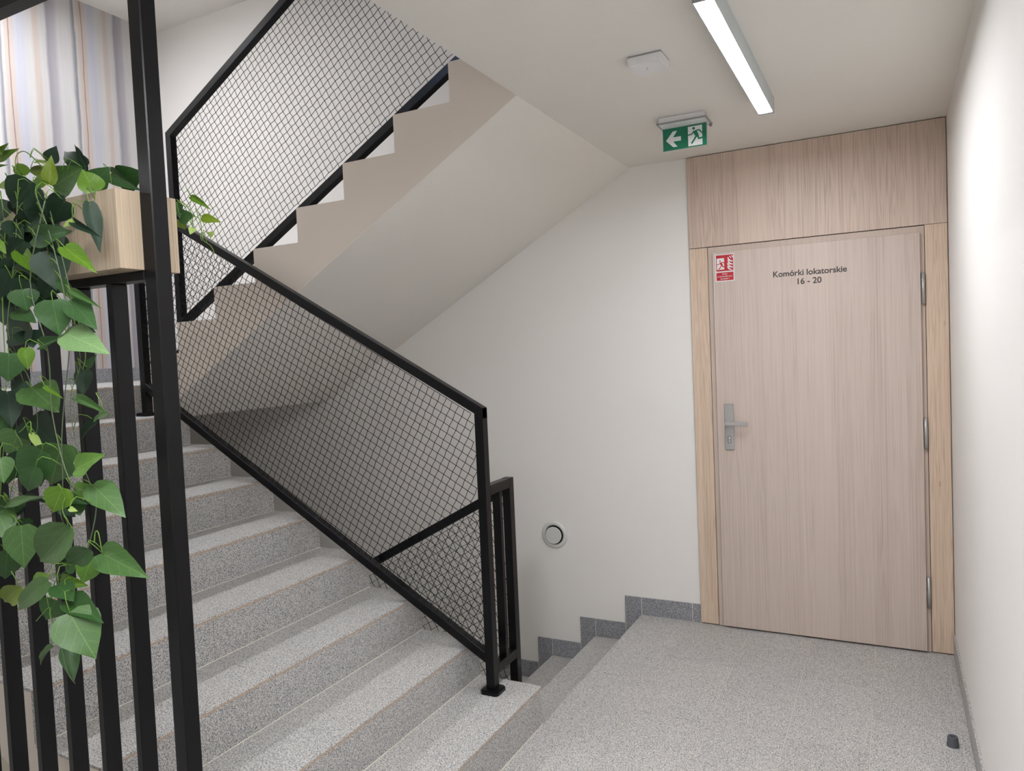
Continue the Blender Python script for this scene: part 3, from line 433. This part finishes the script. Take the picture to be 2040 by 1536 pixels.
def rail_bar(name, xa, xb, ztop, y0, y1, sgn, parent, vert=.0459, label=None):
    """square tube following the slope; ztop(x) is its upper edge"""
    o = prism(name, [(xa, ztop(xa)-vert), (xb, ztop(xb)-vert), (xb, ztop(xb)), (xa, ztop(xa))], y0, y1, M['black'])
    bm = bmesh.new(); bm.from_mesh(o.data); bmesh.ops.bevel(bm, geom=list(bm.edges), offset=.002, segments=1, affect='EDGES'); bm.to_mesh(o.data); bm.free()
    reparent(o, parent); return o
def foot_plate(parent, cx, cy, z, s=.046, h=.018):
    bm = bmesh.new(); c = .011
    pts = [(-s+c, -s), (s-c, -s), (s, -s+c), (s, s-c), (s-c, s), (-s+c, s), (-s, s-c), (-s, -s+c)]
    extr(bm, pts, lambda a, b: Vector((cx+a, cy+b, z)), Vector((0, 0, h)))
    bmesh.ops.bevel(bm, geom=[e for e in bm.edges if abs(e.verts[0].co.z-e.verts[1].co.z) < 1e-5 and e.verts[0].co.z > z+.001], offset=.004, segments=2, affect='EDGES')
    reparent(fin(bm, 'base_plate', M['black'], None), parent)
# first flight
ra = thing('stair_railing', 'black mesh railing climbing the flight beside the slats, foot plate on lowest tread', 'railing', (-.2, -1.5, R_), 'mesh stair railings')
zA = lambda x: 1.397 - .553*(x+.154); zAb = lambda x: .343 - .574*(x+.187)
rail_bar('handrail', -2.315, -.150, zA, -1.577, -1.537, -1, ra)
rail_bar('bottom_rail', -2.276, -.1895, zAb, -1.577, -1.537, -1, ra)
reparent(prism('post', [(-.190, R_+.016), (-.150, R_+.016), (-.150, zA(-.150)-.0), (-.190, zA(-.190)-.02)], -1.5765, -1.5375, M['black']), ra)
reparent(prism('post', [(-2.315, 8*R_+.016), (-2.275, 8*R_+.016), (-2.275, zA(-2.275)-.02), (-2.315, zA(-2.315)-.02)], -1.5765, -1.5375, M['black']), ra)
foot_plate(ra, -.170, -1.557, R_, .043); foot_plate(ra, -2.295, -1.557, 8*R_)
wire_panel('wire_mesh', -2.276, -.188, lambda x: zAb(x)-.026, lambda x: zA(x)-.03, -1.566, -1, ra)
# descending flight, joined across the well
rb = thing('stair_railing', 'black mesh railing descending behind the foot-plate post, low picket frame at its top', 'railing', (-.17, -1.34, -R_), 'mesh stair railings')
zB = lambda x: .961 + .53*(x+.312)
zBb = lambda x: zB(x)-1.103
rail_bar('handrail', -2.30, -.190, zB, -1.36, -1.32, 1, rb)
rail_bar('bottom_rail', -2.30, -.190, zBb, -1.36, -1.32, 1, rb)
reparent(box('post', -.190, -.150, -1.36, -1.32, -R_+.016, 1.061, M['black'], None, .002), rb)
reparent(box('post', -2.34, -2.30, -1.36, -1.32, -8*R_+.016, zB(-2.3), M['black'], None, .002), rb)
foot_plate(rb, -.170, -1.34, -R_); foot_plate(rb, -2.32, -1.34, -8*R_)
reparent(box('cross_rail', -.190, -.150, -1.5365, -1.3605, 1.018, 1.060, M['black'], None, .002), rb)
reparent(box('cross_rail', -.190, -.150, -1.5365, -1.3605, .243, .285, M['black'], None, .002), rb)
reparent(box('picket', -.189, -.151, -1.456, -1.432, .285, 1.018, M['black'], None, .0015), rb)
wire_panel('wire_mesh', -2.30, -.191, lambda x: zBb(x)-.03, lambda x: zB(x)-.035, -1.338, 1, rb)
# upper flight
rc = thing('stair_railing', 'black mesh railing above the pale sawtooth upper flight', 'railing', (-2.2, -1.38, 10*R_), 'mesh stair railings')
zC = lambda x: 2.936 + SL*(x+2.21); zCb = lambda x: 2.9175 + SL*(x+.35)
rail_bar('handrail', -2.21, -.05, zC, -1.40, -1.36, 1, rc)
rail_bar('bottom_rail', -2.17, -.09, zCb, -1.40, -1.36, 1, rc)
reparent(prism('post', [(-2.21, 10*R_+.016), (-2.17, 10*R_+.016), (-2.17, zC(-2.17)-.02), (-2.21, zC(-2.21))], -1.3995, -1.3605, M['black']), rc)
reparent(box('post', -.09, -.05, -1.3995, -1.3605, 17*R_+.016, zC(-.09)-.01, M['black'], None, .002), rc)
foot_plate(rc, -2.19, -1.38, 10*R_); foot_plate(rc, -.07, -1.38, 17*R_)
wire_panel('wire_mesh', -2.175, -.085, lambda x: zCb(x)-.012, lambda x: zC(x)-.03, -1.388, 1, rc)

# ================================================================ slatted divider with planter
dv = thing('slatted_divider', 'tall black steel slatted divider standing in front of the climbing flight', 'room divider', (-.05, -3.16, 0))
reparent(box('column', -.07, -.03, -3.18, -3.14, .0, H, M['black'], None, .0025), dv)
reparent(box('column', -1.90, -1.86, -3.18, -3.14, .0, H, M['black'], None, .0025), dv)
reparent(box('top_rail', -1.859, -.071, -3.18, -3.14, 2.512, 2.552, M['black'], None, .002), dv)
reparent(box('middle_rail', -1.859, -.071, -3.18, -3.14, 1.814, 1.834, M['black'], None, .0015), dv)
reparent(box('bottom_rail', -1.859, -.071, -3.18, -3.14, .06, .08, M['black'], None, .0015), dv)
sm = None
for k in range(12):
    xs_ = -.204 - .134*k
    if sm is None:
        bm = bmesh.new(); bm_box(bm, 0, .02, -3.18, -3.14, .08, 1.814, .0015); sm = bpy.data.meshes.new('slat'); bm.to_mesh(sm); bm.free(); sm.materials.append(M['black'])
    o = bpy.data.objects.new('slat', sm); C.objects.link(o); o.location = (xs_, 0, 0); reparent(o, dv)
pl = thing('planter_box', 'pale wood planter box mounted on the black slatted divider', 'planter', (-.47, -3.16, 1.834))
bm = bmesh.new()
for q in ((-.87, -.07, -3.235, -3.223), (-.87, -.07, -3.099, -3.087), (-.87, -.858, -3.223, -3.099), (-.082, -.07, -3.223, -3.099)): bm_box(bm, q[0], q[1], q[2], q[3], 1.8345, 2.004, .0008)
bm_box(bm, -.858, -.082, -3.223, -3.099, 1.8345, 1.85)
reparent(fin(bm, 'box', M['wood_planter'], None), pl)
reparent(box('filling', -.858, -.082, -3.223, -3.099, 1.85, 1.985, M['soil'], None), pl)

# leaf: heart-shaped blade, cupped along the midrib and drooping at the tip
CAMP = Vector((1.38, -4.26, 1.62))
def leaf_mesh(fold, droop, wave):
    prof = [(0, .0), (.03, .20), (.10, .40), (.22, .50), (.36, .49), (.52, .41), (.68, .29), (.82, .16), (.92, .07), (1.0, .0)]
    bm = bmesh.new(); uvl = bm.loops.layers.uv.new('UVMap'); rows = []
    for i, (t_, w_) in enumerate(prof):
        row = []
        for s_ in (-1, -.5, 0, .5, 1):
            x = s_*w_; back = -.075*abs(s_)*(1 if i < 3 else 0)*(1 - i*.25)
            z = fold*abs(x) - droop*t_*t_ + wave*sin(t_*9 + s_*2)*abs(s_)
            if w_ == 0 and s_ != 0: row.append(row[0] if s_ > -1 and row else bm.verts.new((0, t_, -droop*t_*t_))); continue
            if w_ == 0 and s_ == 0: row.append(row[0]); continue
            row.append(bm.verts.new((x, t_+back, z)))
        rows.append(row)
    uvm = {}
    for row, (t_, w_) in zip(rows, prof):
        for s_, v in zip((-1, -.5, 0, .5, 1), row): uvm[v] = (.5+s_*w_, t_)
    for a, b in zip(rows, rows[1:]):
        for k in range(4):
            vs = []
            for v in (a[k], a[k+1], b[k+1], b[k]):
                if v not in vs: vs.append(v)
            if len(vs) >= 3:
                f = bm.faces.new(vs); f.smooth = True
                for lp in f.loops: lp[uvl].uv = uvm[lp.vert]
    me = bpy.data.meshes.new('leaf'); bm.to_mesh(me); bm.free(); return me
leaf_var = {}
def leaf(d, parent, idx):
    a = Vector(d[0:3]); b = Vector(d[3:6]); w_ = d[6]*1.22; c = d[7]; L = (b-a).length
    k = (idx % 5, c)
    if k not in leaf_var:
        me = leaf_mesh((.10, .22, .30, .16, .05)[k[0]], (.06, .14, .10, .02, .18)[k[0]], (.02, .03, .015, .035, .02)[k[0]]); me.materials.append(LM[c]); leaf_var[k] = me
    o = bpy.data.objects.new('leaf', leaf_var[k]); C.objects.link(o)
    ya = (b-a).normalized(); n = (CAMP-a).normalized() + Vector((random.uniform(-.28, .28), 0, random.uniform(-.05, .35)))
    n = (n - ya*n.dot(ya)).normalized(); xa = ya.cross(n)
    mw = Matrix(((xa.x*w_, ya.x*L, n.x*L), (xa.y*w_, ya.y*L, n.y*L), (xa.z*w_, ya.z*L, n.z*L))).to_4x4(); mw.translation = a
    o.parent = parent; o.matrix_parent_inverse = Matrix.Translation(-Vector(parent.location)); o.matrix_basis = mw
    return o
def plant(name, label, loc, leaves, vines, stem_r=.0011):
    t_ = thing(name, label, 'plant', loc, 'green vines in the planter')
    for i, d in enumerate(leaves): leaf(d, t_, i*7+len(leaves))
    def smooth(pl_):
        P = [Vector(p) for p in pl_]; out = []
        for i in range(len(P)-1):
            p0, p1, p2, p3 = P[max(i-1, 0)], P[i], P[i+1], P[min(i+2, len(P)-1)]
            for s in range(4):
                u_ = s/4; out.append(.5*((2*p1)+(p2-p0)*u_+(2*p0-5*p1+4*p2-p3)*u_*u_+(3*p1-p0-3*p2+p3)*u_**3))
        return out+[P[-1]]
    allp = []
    for i, v in enumerate(vines):
        q = smooth(v); allp += q; bm = bmesh.new(); tube(bm, q, stem_r*(1.0 if i % 2 else 1.3), 6, .6)
        reparent(fin(bm, 'stem', M['stem_g'] if (i >= 4 or len(vines) < 6) else M['stem_d'], None, True), t_)
    bm = bmesh.new()
    for d in leaves:
        a = Vector(d[0:3]); b = Vector(d[3:6]); q = min(allp, key=lambda p: (p-a).length); dist = (q-a).length
        if dist < .008: continue
        if dist > .07: q = a + (q-a).normalized()*.045
        mid = (a+q)/2 + Vector((0, -.012, .018 + .1*min(dist, .07))); tube(bm, [q, (q+mid)/2+Vector((0, 0, .004)), mid, (mid+a)/2+Vector((0, -.002, .004)), a + (b-a)*.06], .0009, 5)
    p = fin(bm, 'leaf_stalks', M['stem_g'], None, True); reparent(p, t_); p['kind'] = 'stuff'
    return t_
plant('trailing_plant', 'large trailing green vine spilling over the front of the wooden planter', (-.4, -3.2, 1.9), LEAVES, VINES)
plant('trailing_plant', 'small light green sprig hanging behind the right end of the planter', (-.09, -3.05, 1.98), SPRIG, SPRIG_VINES, .001)

# ================================================================ door_1
d1 = root('door_1')
F = -.018   # face of the cladding
box('side_panel', .366, .4665, F, 0, .006, 2.1665, M['wood_side'], d1, .001)
box('side_panel', 1.538, 1.636, F, 0, .006, 2.1685, M['wood_side'], d1, .001)
box('transom_panel', .366, 1.636, F, 0, 2.170, H-.004, M['wood_transom'], d1, .001)
box('shadow_gap', .365, 1.638, -.006, 0, .0, H-.001, M['dark_gap'], d1)
bm = bmesh.new()
bm_box(bm, .469, .503, -.014, 0, .002, 2.166, .001); bm_box(bm, 1.511, 1.5355, -.014, 0, .002, 2.166, .001); bm_box(bm, .503, 1.511, -.014, 0, 2.124, 2.166, .001)
fin(bm, 'door_frame', M['jamb'], d1)
box('threshold_gap', .5, 1.512, -.010, 0, .0, .012, M['dark_gap'], d1)
box('door_leaf', .498, 1.516, -.036, -.0141, .010, 2.132, M['wood_door'], d1, .0015)
for zc in (1.855, 1.127, .312):
    bm = bmesh.new(); tube(bm, [(1.527, -.030, zc-.079), (1.527, -.030, zc+.079)], .0085, 12)
    h_ = fin(bm, 'hinge', M['steel'], d1, True)
    bm = bmesh.new()
    for dz in (.020, .043, .066): bm_box(bm, 1.5165, 1.521, -.034, -.018, zc+dz-.002, zc+dz+.002)
    fin(bm, 'hinge_pin', M['chrome'], h_)
    box('hinge_plate', 1.5162, 1.5185, -.034, -.016, zc+.010, zc+.074, M['dark_gap'], h_)
DF = -.036
hp = box('handle_plate', .538, .590, DF-.009, DF, 1.023, 1.284, M['steel'], d1, .004)
bm = bmesh.new(); bm_box(bm, .548, .567, DF-.052, DF-.009, 1.167, 1.186, .002); bm_box(bm, .548, .674, DF-.062, DF-.050, 1.166, 1.187, .002)
fin(bm, 'lever', M['steel'], hp)
bm = bmesh.new()
mt = Matrix.Translation((.563, DF-.009, 1.091)) @ Matrix.Rotation(pi/2, 4, 'X')
lathe(bm, [(.0085, 0), (.0085, .006), (.0075, .008), (.004, .0085), (.003, .0055)], 20, mt)
bm_box(bm, .5583, .5677, DF-.0125, DF-.009, 1.066, 1.088, .002)
fin(bm, 'lock_cylinder', M['chrome'], hp, False)
box('lock_surround', .552, .574, DF-.0105, DF-.009, 1.061, 1.103, M['lamp_cap'], hp, .0005)

def text_mesh(name, body, mat, parent, width, x, y, z, align='LEFT', bold=0.0, height=None):
    cu = bpy.data.curves.new('t', 'FONT'); cu.body = body; cu.size = 1.0; cu.align_x = 'LEFT'; cu.offset = bold
    to = bpy.data.objects.new('t', cu); C.objects.link(to); bpy.context.view_layer.update()
    me = bpy.data.meshes.new_from_object(to.evaluated_get(bpy.context.evaluated_depsgraph_get()))
    bpy.data.objects.remove(to); me.name = name
    xs2 = [v.co.x for v in me.vertices]; w0 = max(xs2)-min(xs2); s = width/w0; sy = s
    if height:
        cap = max(v.co.y for v in me.vertices) ; sy = height/cap
    for v in me.vertices: v.co = Vector((x+(v.co.x-min(xs2))*s, y, z+v.co.y*sy))
    bm = bmesh.new(); bm.from_mesh(me); r = bmesh.ops.extrude_face_region(bm, geom=list(bm.faces)); bmesh.ops.translate(bm, verts=[g for g in r['geom'] if isinstance(g, bmesh.types.BMVert)], vec=(0, -.0006, 0))
    bmesh.ops.recalc_face_normals(bm, faces=bm.faces); bm.to_mesh(me); bm.free()
    me.materials.clear()
    return link(name, me, mat, parent)
text_mesh('lettering', 'Komórki lokatorskie', M['text'], d1, .364, .819, DF-.0002, 1.968, bold=.016)
text_mesh('lettering', '16 - 20', M['text'], d1, .118, .942, DF-.0002, 1.921, bold=.016)

# pictogram of a running figure used by both signs, in unit square coordinates
RUN = [[(.30,.50),(.42,.60),(.56,.66),(.72,.66),(.80,.62),(.90,.48),(.84,.44),(.74,.56),(.66,.58),(.72,.34),(.74,.30),(1.0,.32),(1.02,.25),(.68,.20),(.62,.24),(.60,.38),(.36,.02),(.26,.04),(.50,.44),(.46,.52),(.40,.44),(.28,.42),(.10,.42),(.10,.48),(.26,.50)]]
def head_pts(cx, cz, r, n=16): return [(cx+r*cos(2*pi*k/n), cz+r*sin(2*pi*k/n)) for k in range(n)]
def stroke(pts, w):
    """ribbon polygons for a polyline"""
    out = []
    for (ax, az), (bx, bz) in zip(pts, pts[1:]):
        dx, dz = bx-ax, bz-az; l = math.hypot(dx, dz); nx, nz = -dz/l*w/2, dx/l*w/2; ex, ez = dx/l*w*.25, dz/l*w*.25
        out.append([(ax+nx-ex, az+nz-ez), (bx+nx+ex, bz+nz+ez), (bx-nx+ex, bz-nz+ez), (ax-nx-ex, az-nz-ez)])
    return out
def runner(bm, x0, z0, s, y, th=.0004):
    to3 = lambda a, b: Vector((x0+a*s, y, z0+b*s)); tv = Vector((0, -th, 0))
    extr(bm, head_pts(.40, .86, .085), to3, tv)
    extr(bm, [(.36, .70), (.56, .72), (.62, .62), (.72, .36), (.56, .30), (.42, .50)], lambda a, b: Vector((x0+a*s, y-.00003, z0+b*s)), tv)
    i = 0
    for pl_, w_ in (([(.40, .66), (.26, .52), (.04, .50)], .075), ([(.50, .70), (.74, .72), (.90, .52)], .075), ([(.62, .40), (.70, .20), (1.02, .24)], .10), ([(.56, .40), (.42, .18), (.26, -.02)], .10)):
        for q in stroke(pl_, w_):
            i += 1; extr(bm, q, lambda a, b: Vector((x0+a*s, y-.00002*i, z0+b*s)), tv)

# fire door sign
sg = thing('fire_door_sign', 'small red and white fire door sign at the top corner of the door', 'sign', (.564, DF, 2.04))
y0 = DF-.0002
reparent(box('sign_plate', .513, .616, y0-.001, y0, 1.968, 2.119, M['sign_white'], None), sg)
reparent(box('picture_panel', .518, .611, y0-.0014, y0-.001, 2.025, 2.114, M['sign_red'], None), sg)
reparent(box('caption_panel', .518, .611, y0-.0014, y0-.001, 1.973, 2.018, M['sign_red'], None), sg)
bm = bmesh.new(); bm_box(bm, .522, .562, y0-.0018, y0-.0014, 2.034, 2.097); reparent(fin(bm, 'doorway_symbol', M['sign_white'], None), sg)
bm = bmesh.new(); runner(bm, .520, 2.038, .050, y0-.0018); reparent(fin(bm, 'running_figure', M['sign_red'], None), sg)
bm = bmesh.new()
for k in range(4):
    x_, z_ = .577+.0, 2.102-.0165*k-.003
    pts = [(x_+(.004 if k < 2 else 0), z_), (x_+.006, z_-.014), (x_+.016, z_-.023), (x_+.031, z_-.026), (x_+.031, z_-.020), (x_+.020, z_-.016), (x_+.012, z_-.008), (x_+.0095, z_+.001)]
    extr(bm, [(a, max(b, 2.029)) for a, b in pts], lambda a, b: Vector((a, y0-.0014, b)), Vector((0, -.0004, 0)))
for x_, z_ in ((.591, 2.106), (.602, 2.108)): extr(bm, [(x_, z_), (x_+.004, z_-.010), (x_+.0085, z_-.014), (x_+.0085, z_-.006), (x_+.004, z_+.001)], lambda a, b: Vector((a, y0-.00141, b)), Vector((0, -.0004, 0)))
reparent(fin(bm, 'flames', M['sign_white'], None), sg)
for s_, w_, x_, z_ in (('Drzwi', .026, .551, 2.005), ('przeciwpożarowe', .080, .5245, 1.9925), ('Zamykać !', .050, .539, 1.979)):
    reparent(text_mesh('lettering', s_, M['sign_white'], None, w_, x_, y0-.0014, z_, bold=.01, height=.0085 if s_ != 'przeciwpożarowe' else .0085), sg)

# ================================================================ ceiling fittings
def lamp(label, x0, x1, y0, y1, z, dm='diffuser'):
    t_ = thing('linear_lamp', label, 'lamp', ((x0+x1)/2, (y0+y1)/2, z), 'linear ceiling lamps')
    zb = z-.070; rim = .0035
    bm = bmesh.new()
    bm_box(bm, x0, x0+rim, y0+.004, y1-.004, zb, z); bm_box(bm, x1-rim, x1, y0+.004, y1-.004, zb, z); bm_box(bm, x0+rim, x1-rim, y0+.004, y1-.004, zb+.014, z)
    reparent(fin(bm, 'housing', M['lamp_body'], None), t_)
    reparent(box('end_cap', x0-.0005, x1+.0005, y0, y0+.004, zb-.0005, z, M['lamp_cap'], None), t_)
    reparent(box('end_cap', x0-.0005, x1+.0005, y1-.004, y1, zb-.0005, z, M['lamp_cap'], None), t_)
    reparent(box('diffuser', x0+rim+.0005, x1-rim-.0005, y0+.0045, y1-.020, zb+.002, zb+.0135, M[dm], None), t_)
    reparent(box('end_lip', x0+rim+.0005, x1-rim-.0005, y1-.0195, y1-.0045, zb+.0005, zb+.0135, M['lamp_body'], None, .001), t_)
    return t_
lamp('long rectangular ceiling lamp, lit, in front of the wooden door', .881, .945, -2.045, -.818, H)
lamp('lit linear ceiling lamp over the intermediate landing', -3.3, -3.236, -2.55, -1.30, HT, 'diffuser_landing')
lamp('lit linear ceiling lamp over the open hall floor, furthest from the wooden door', .881, .945, -4.75, -3.50, H, 'diffuser_hall')
lamp('lit linear ceiling lamp over the hall behind the slatted divider', -2.53, -2.466, -5.6, -4.35, H, 'diffuser_far')

dt = thing('emergency_light', 'small square white box on the ceiling left of the linear lamp', 'emergency light', (.60, -1.54, H))
bm = bmesh.new()
vs = bm_box(bm, .536, .668, -1.600, -1.476, H-.036, H-.004)
for v in vs:
    if v.co.z < H-.02: v.co.x = .602+(v.co.x-.602)*.93; v.co.y = -1.538+(v.co.y+1.538)*.93
bmesh.ops.bevel(bm, geom=list(bm.edges), offset=.005, segments=3, affect='EDGES')
reparent(fin(bm, 'cover', M['plastic'], None, False), dt)
reparent(box('base', .540, .664, -1.596, -1.480, H-.005, H, M['plastic_grey'], None), dt)
bm = bmesh.new(); lathe(bm, [(.006, 0), (.006, .003), (.004, .005), (.0005, .0055)], 16, Matrix.Translation((.600, -1.545, H-.0355)) @ Matrix.Rotation(pi, 4, 'X'))
reparent(fin(bm, 'lens', M['chrome'], None, True), dt)

ex = thing('exit_sign', 'green exit sign with arrow and running figure hanging from the ceiling', 'sign', (.54, -.755, H))
bm = bmesh.new(); vs = bm_box(bm, .432, .648, -.820, -.697, H-.030, H-.001)
bmesh.ops.bevel(bm, geom=list(bm.edges), offset=.004, segments=2, affect='EDGES')
reparent(fin(bm, 'housing', M['plastic'], None), ex)
bm = bmesh.new()
for q in ((.424, .656, -.828, -.820), (.424, .656, -.697, -.689), (.424, .432, -.820, -.697), (.648, .656, -.820, -.697)): bm_box(bm, q[0], q[1], q[2], q[3], H-.034, H-.027, .001)
reparent(fin(bm, 'rim', M['plastic_grey'], None), ex)
reparent(box('lower_lens', .4325, .6475, -.8195, -.6975, H-.033, H-.0305, M['sign_white'], None), ex)
for q in ((.424, -.71), (.644, -.71)): reparent(box('clip', q[0], q[0]+.012, q[1]-.006, q[1]+.006, H-.048, H-.030, M['plastic_grey'], None, .002), ex)
ys_ = -.742
reparent(box('acrylic_panel', .430, .640, ys_, ys_+.004, 2.545, H-.0335, M['acrylic'], None), ex)
reparent(box('green_field', .432, .637, ys_-.0008, ys_-.0001, 2.547, 2.649, M['sign_green'], None), ex)
to3 = lambda a, b: Vector((a, ys_-.0008, b)); tv = Vector((0, -.0004, 0))
bm = bmesh.new(); ax, az, s_ = .446, 2.594, .001
extr(bm, [(ax, az), (ax+.034, az+.040), (ax+.054, az+.040), (ax+.034, az+.012), (ax+.071, az+.012), (ax+.071, az-.008), (ax+.034, az-.008), (ax+.054, az-.034), (ax+.034, az-.034)], to3, tv)
reparent(fin(bm, 'arrow', M['sign_white'], None), ex)
reparent(box('doorway_symbol', .551, .617, ys_-.0012, ys_-.0008, 2.552, 2.642, M['sign_white'], None), ex)
bm = bmesh.new(); runner(bm, .5475, 2.566, .076, ys_-.0012); reparent(fin(bm, 'running_figure', M['sign_green'], None), ex)

# air valve on the back wall
vt = thing('air_vent', 'round white air valve low on the plain wall above the descending steps', 'air vent', (-.557, 0, .449))
mt = Matrix.Translation((-.557, 0, .449)) @ Matrix.Rotation(pi/2, 4, 'X')
bm = bmesh.new()
n = 48; prof = [(.061, 0), (.061, .006), (.064, .011), (.070, .014), (.078, .013), (.084, .009), (.088, .004), (.088, 0)]
rings = [[bm.verts.new(mt @ Vector((r*cos(2*pi*k/n), r*sin(2*pi*k/n), z))) for k in range(n)] for r, z in prof]
for q, w_ in zip(rings, rings[1:]+rings[:1]):
    for k in range(n): bm.faces.new((q[k], q[(k+1) % n], w_[(k+1) % n], w_[k]))
reparent(fin(bm, 'ring', M['vent'], None, True), vt)
bm = bmesh.new(); lathe(bm, [(.061, .0), (.061, .0012)], 40, mt); reparent(fin(bm, 'throat', M['dark_gap'], None), vt)
bm = bmesh.new(); lathe(bm, [(.050, .010), (.0535, .014), (.0545, .022), (.053, .026), (.050, .027), (.048, .0255), (.010, .0255)], 40, mt); reparent(fin(bm, 'disc', M['vent'], None, False), vt)
bm = bmesh.new(); lathe(bm, [(.008, .001), (.008, .012)], 12, mt); reparent(fin(bm, 'spindle', M['vent'], None), vt)

# door stopper
dsx, dsy = 1.566, -.972
ds = thing('door_stopper', 'dark grey rubber door stopper on the floor by the right wall', 'door stopper', (dsx, dsy, 0))
bm = bmesh.new(); lathe(bm, [(.0215, .0), (.0215, .004), (.018, .038), (.0165, .040), (.012, .040), (.0095, .0385), (.008, .030)], 32, Matrix.Translation((dsx, dsy, 0)))
reparent(fin(bm, 'rubber_body', M['rubber'], None, False), ds)
bm = bmesh.new(); lathe(bm, [(.0055, .0295), (.0055, .0325), (.003, .034)], 12, Matrix.Translation((dsx, dsy, 0))); reparent(fin(bm, 'screw', M['chrome'], None, True), ds)
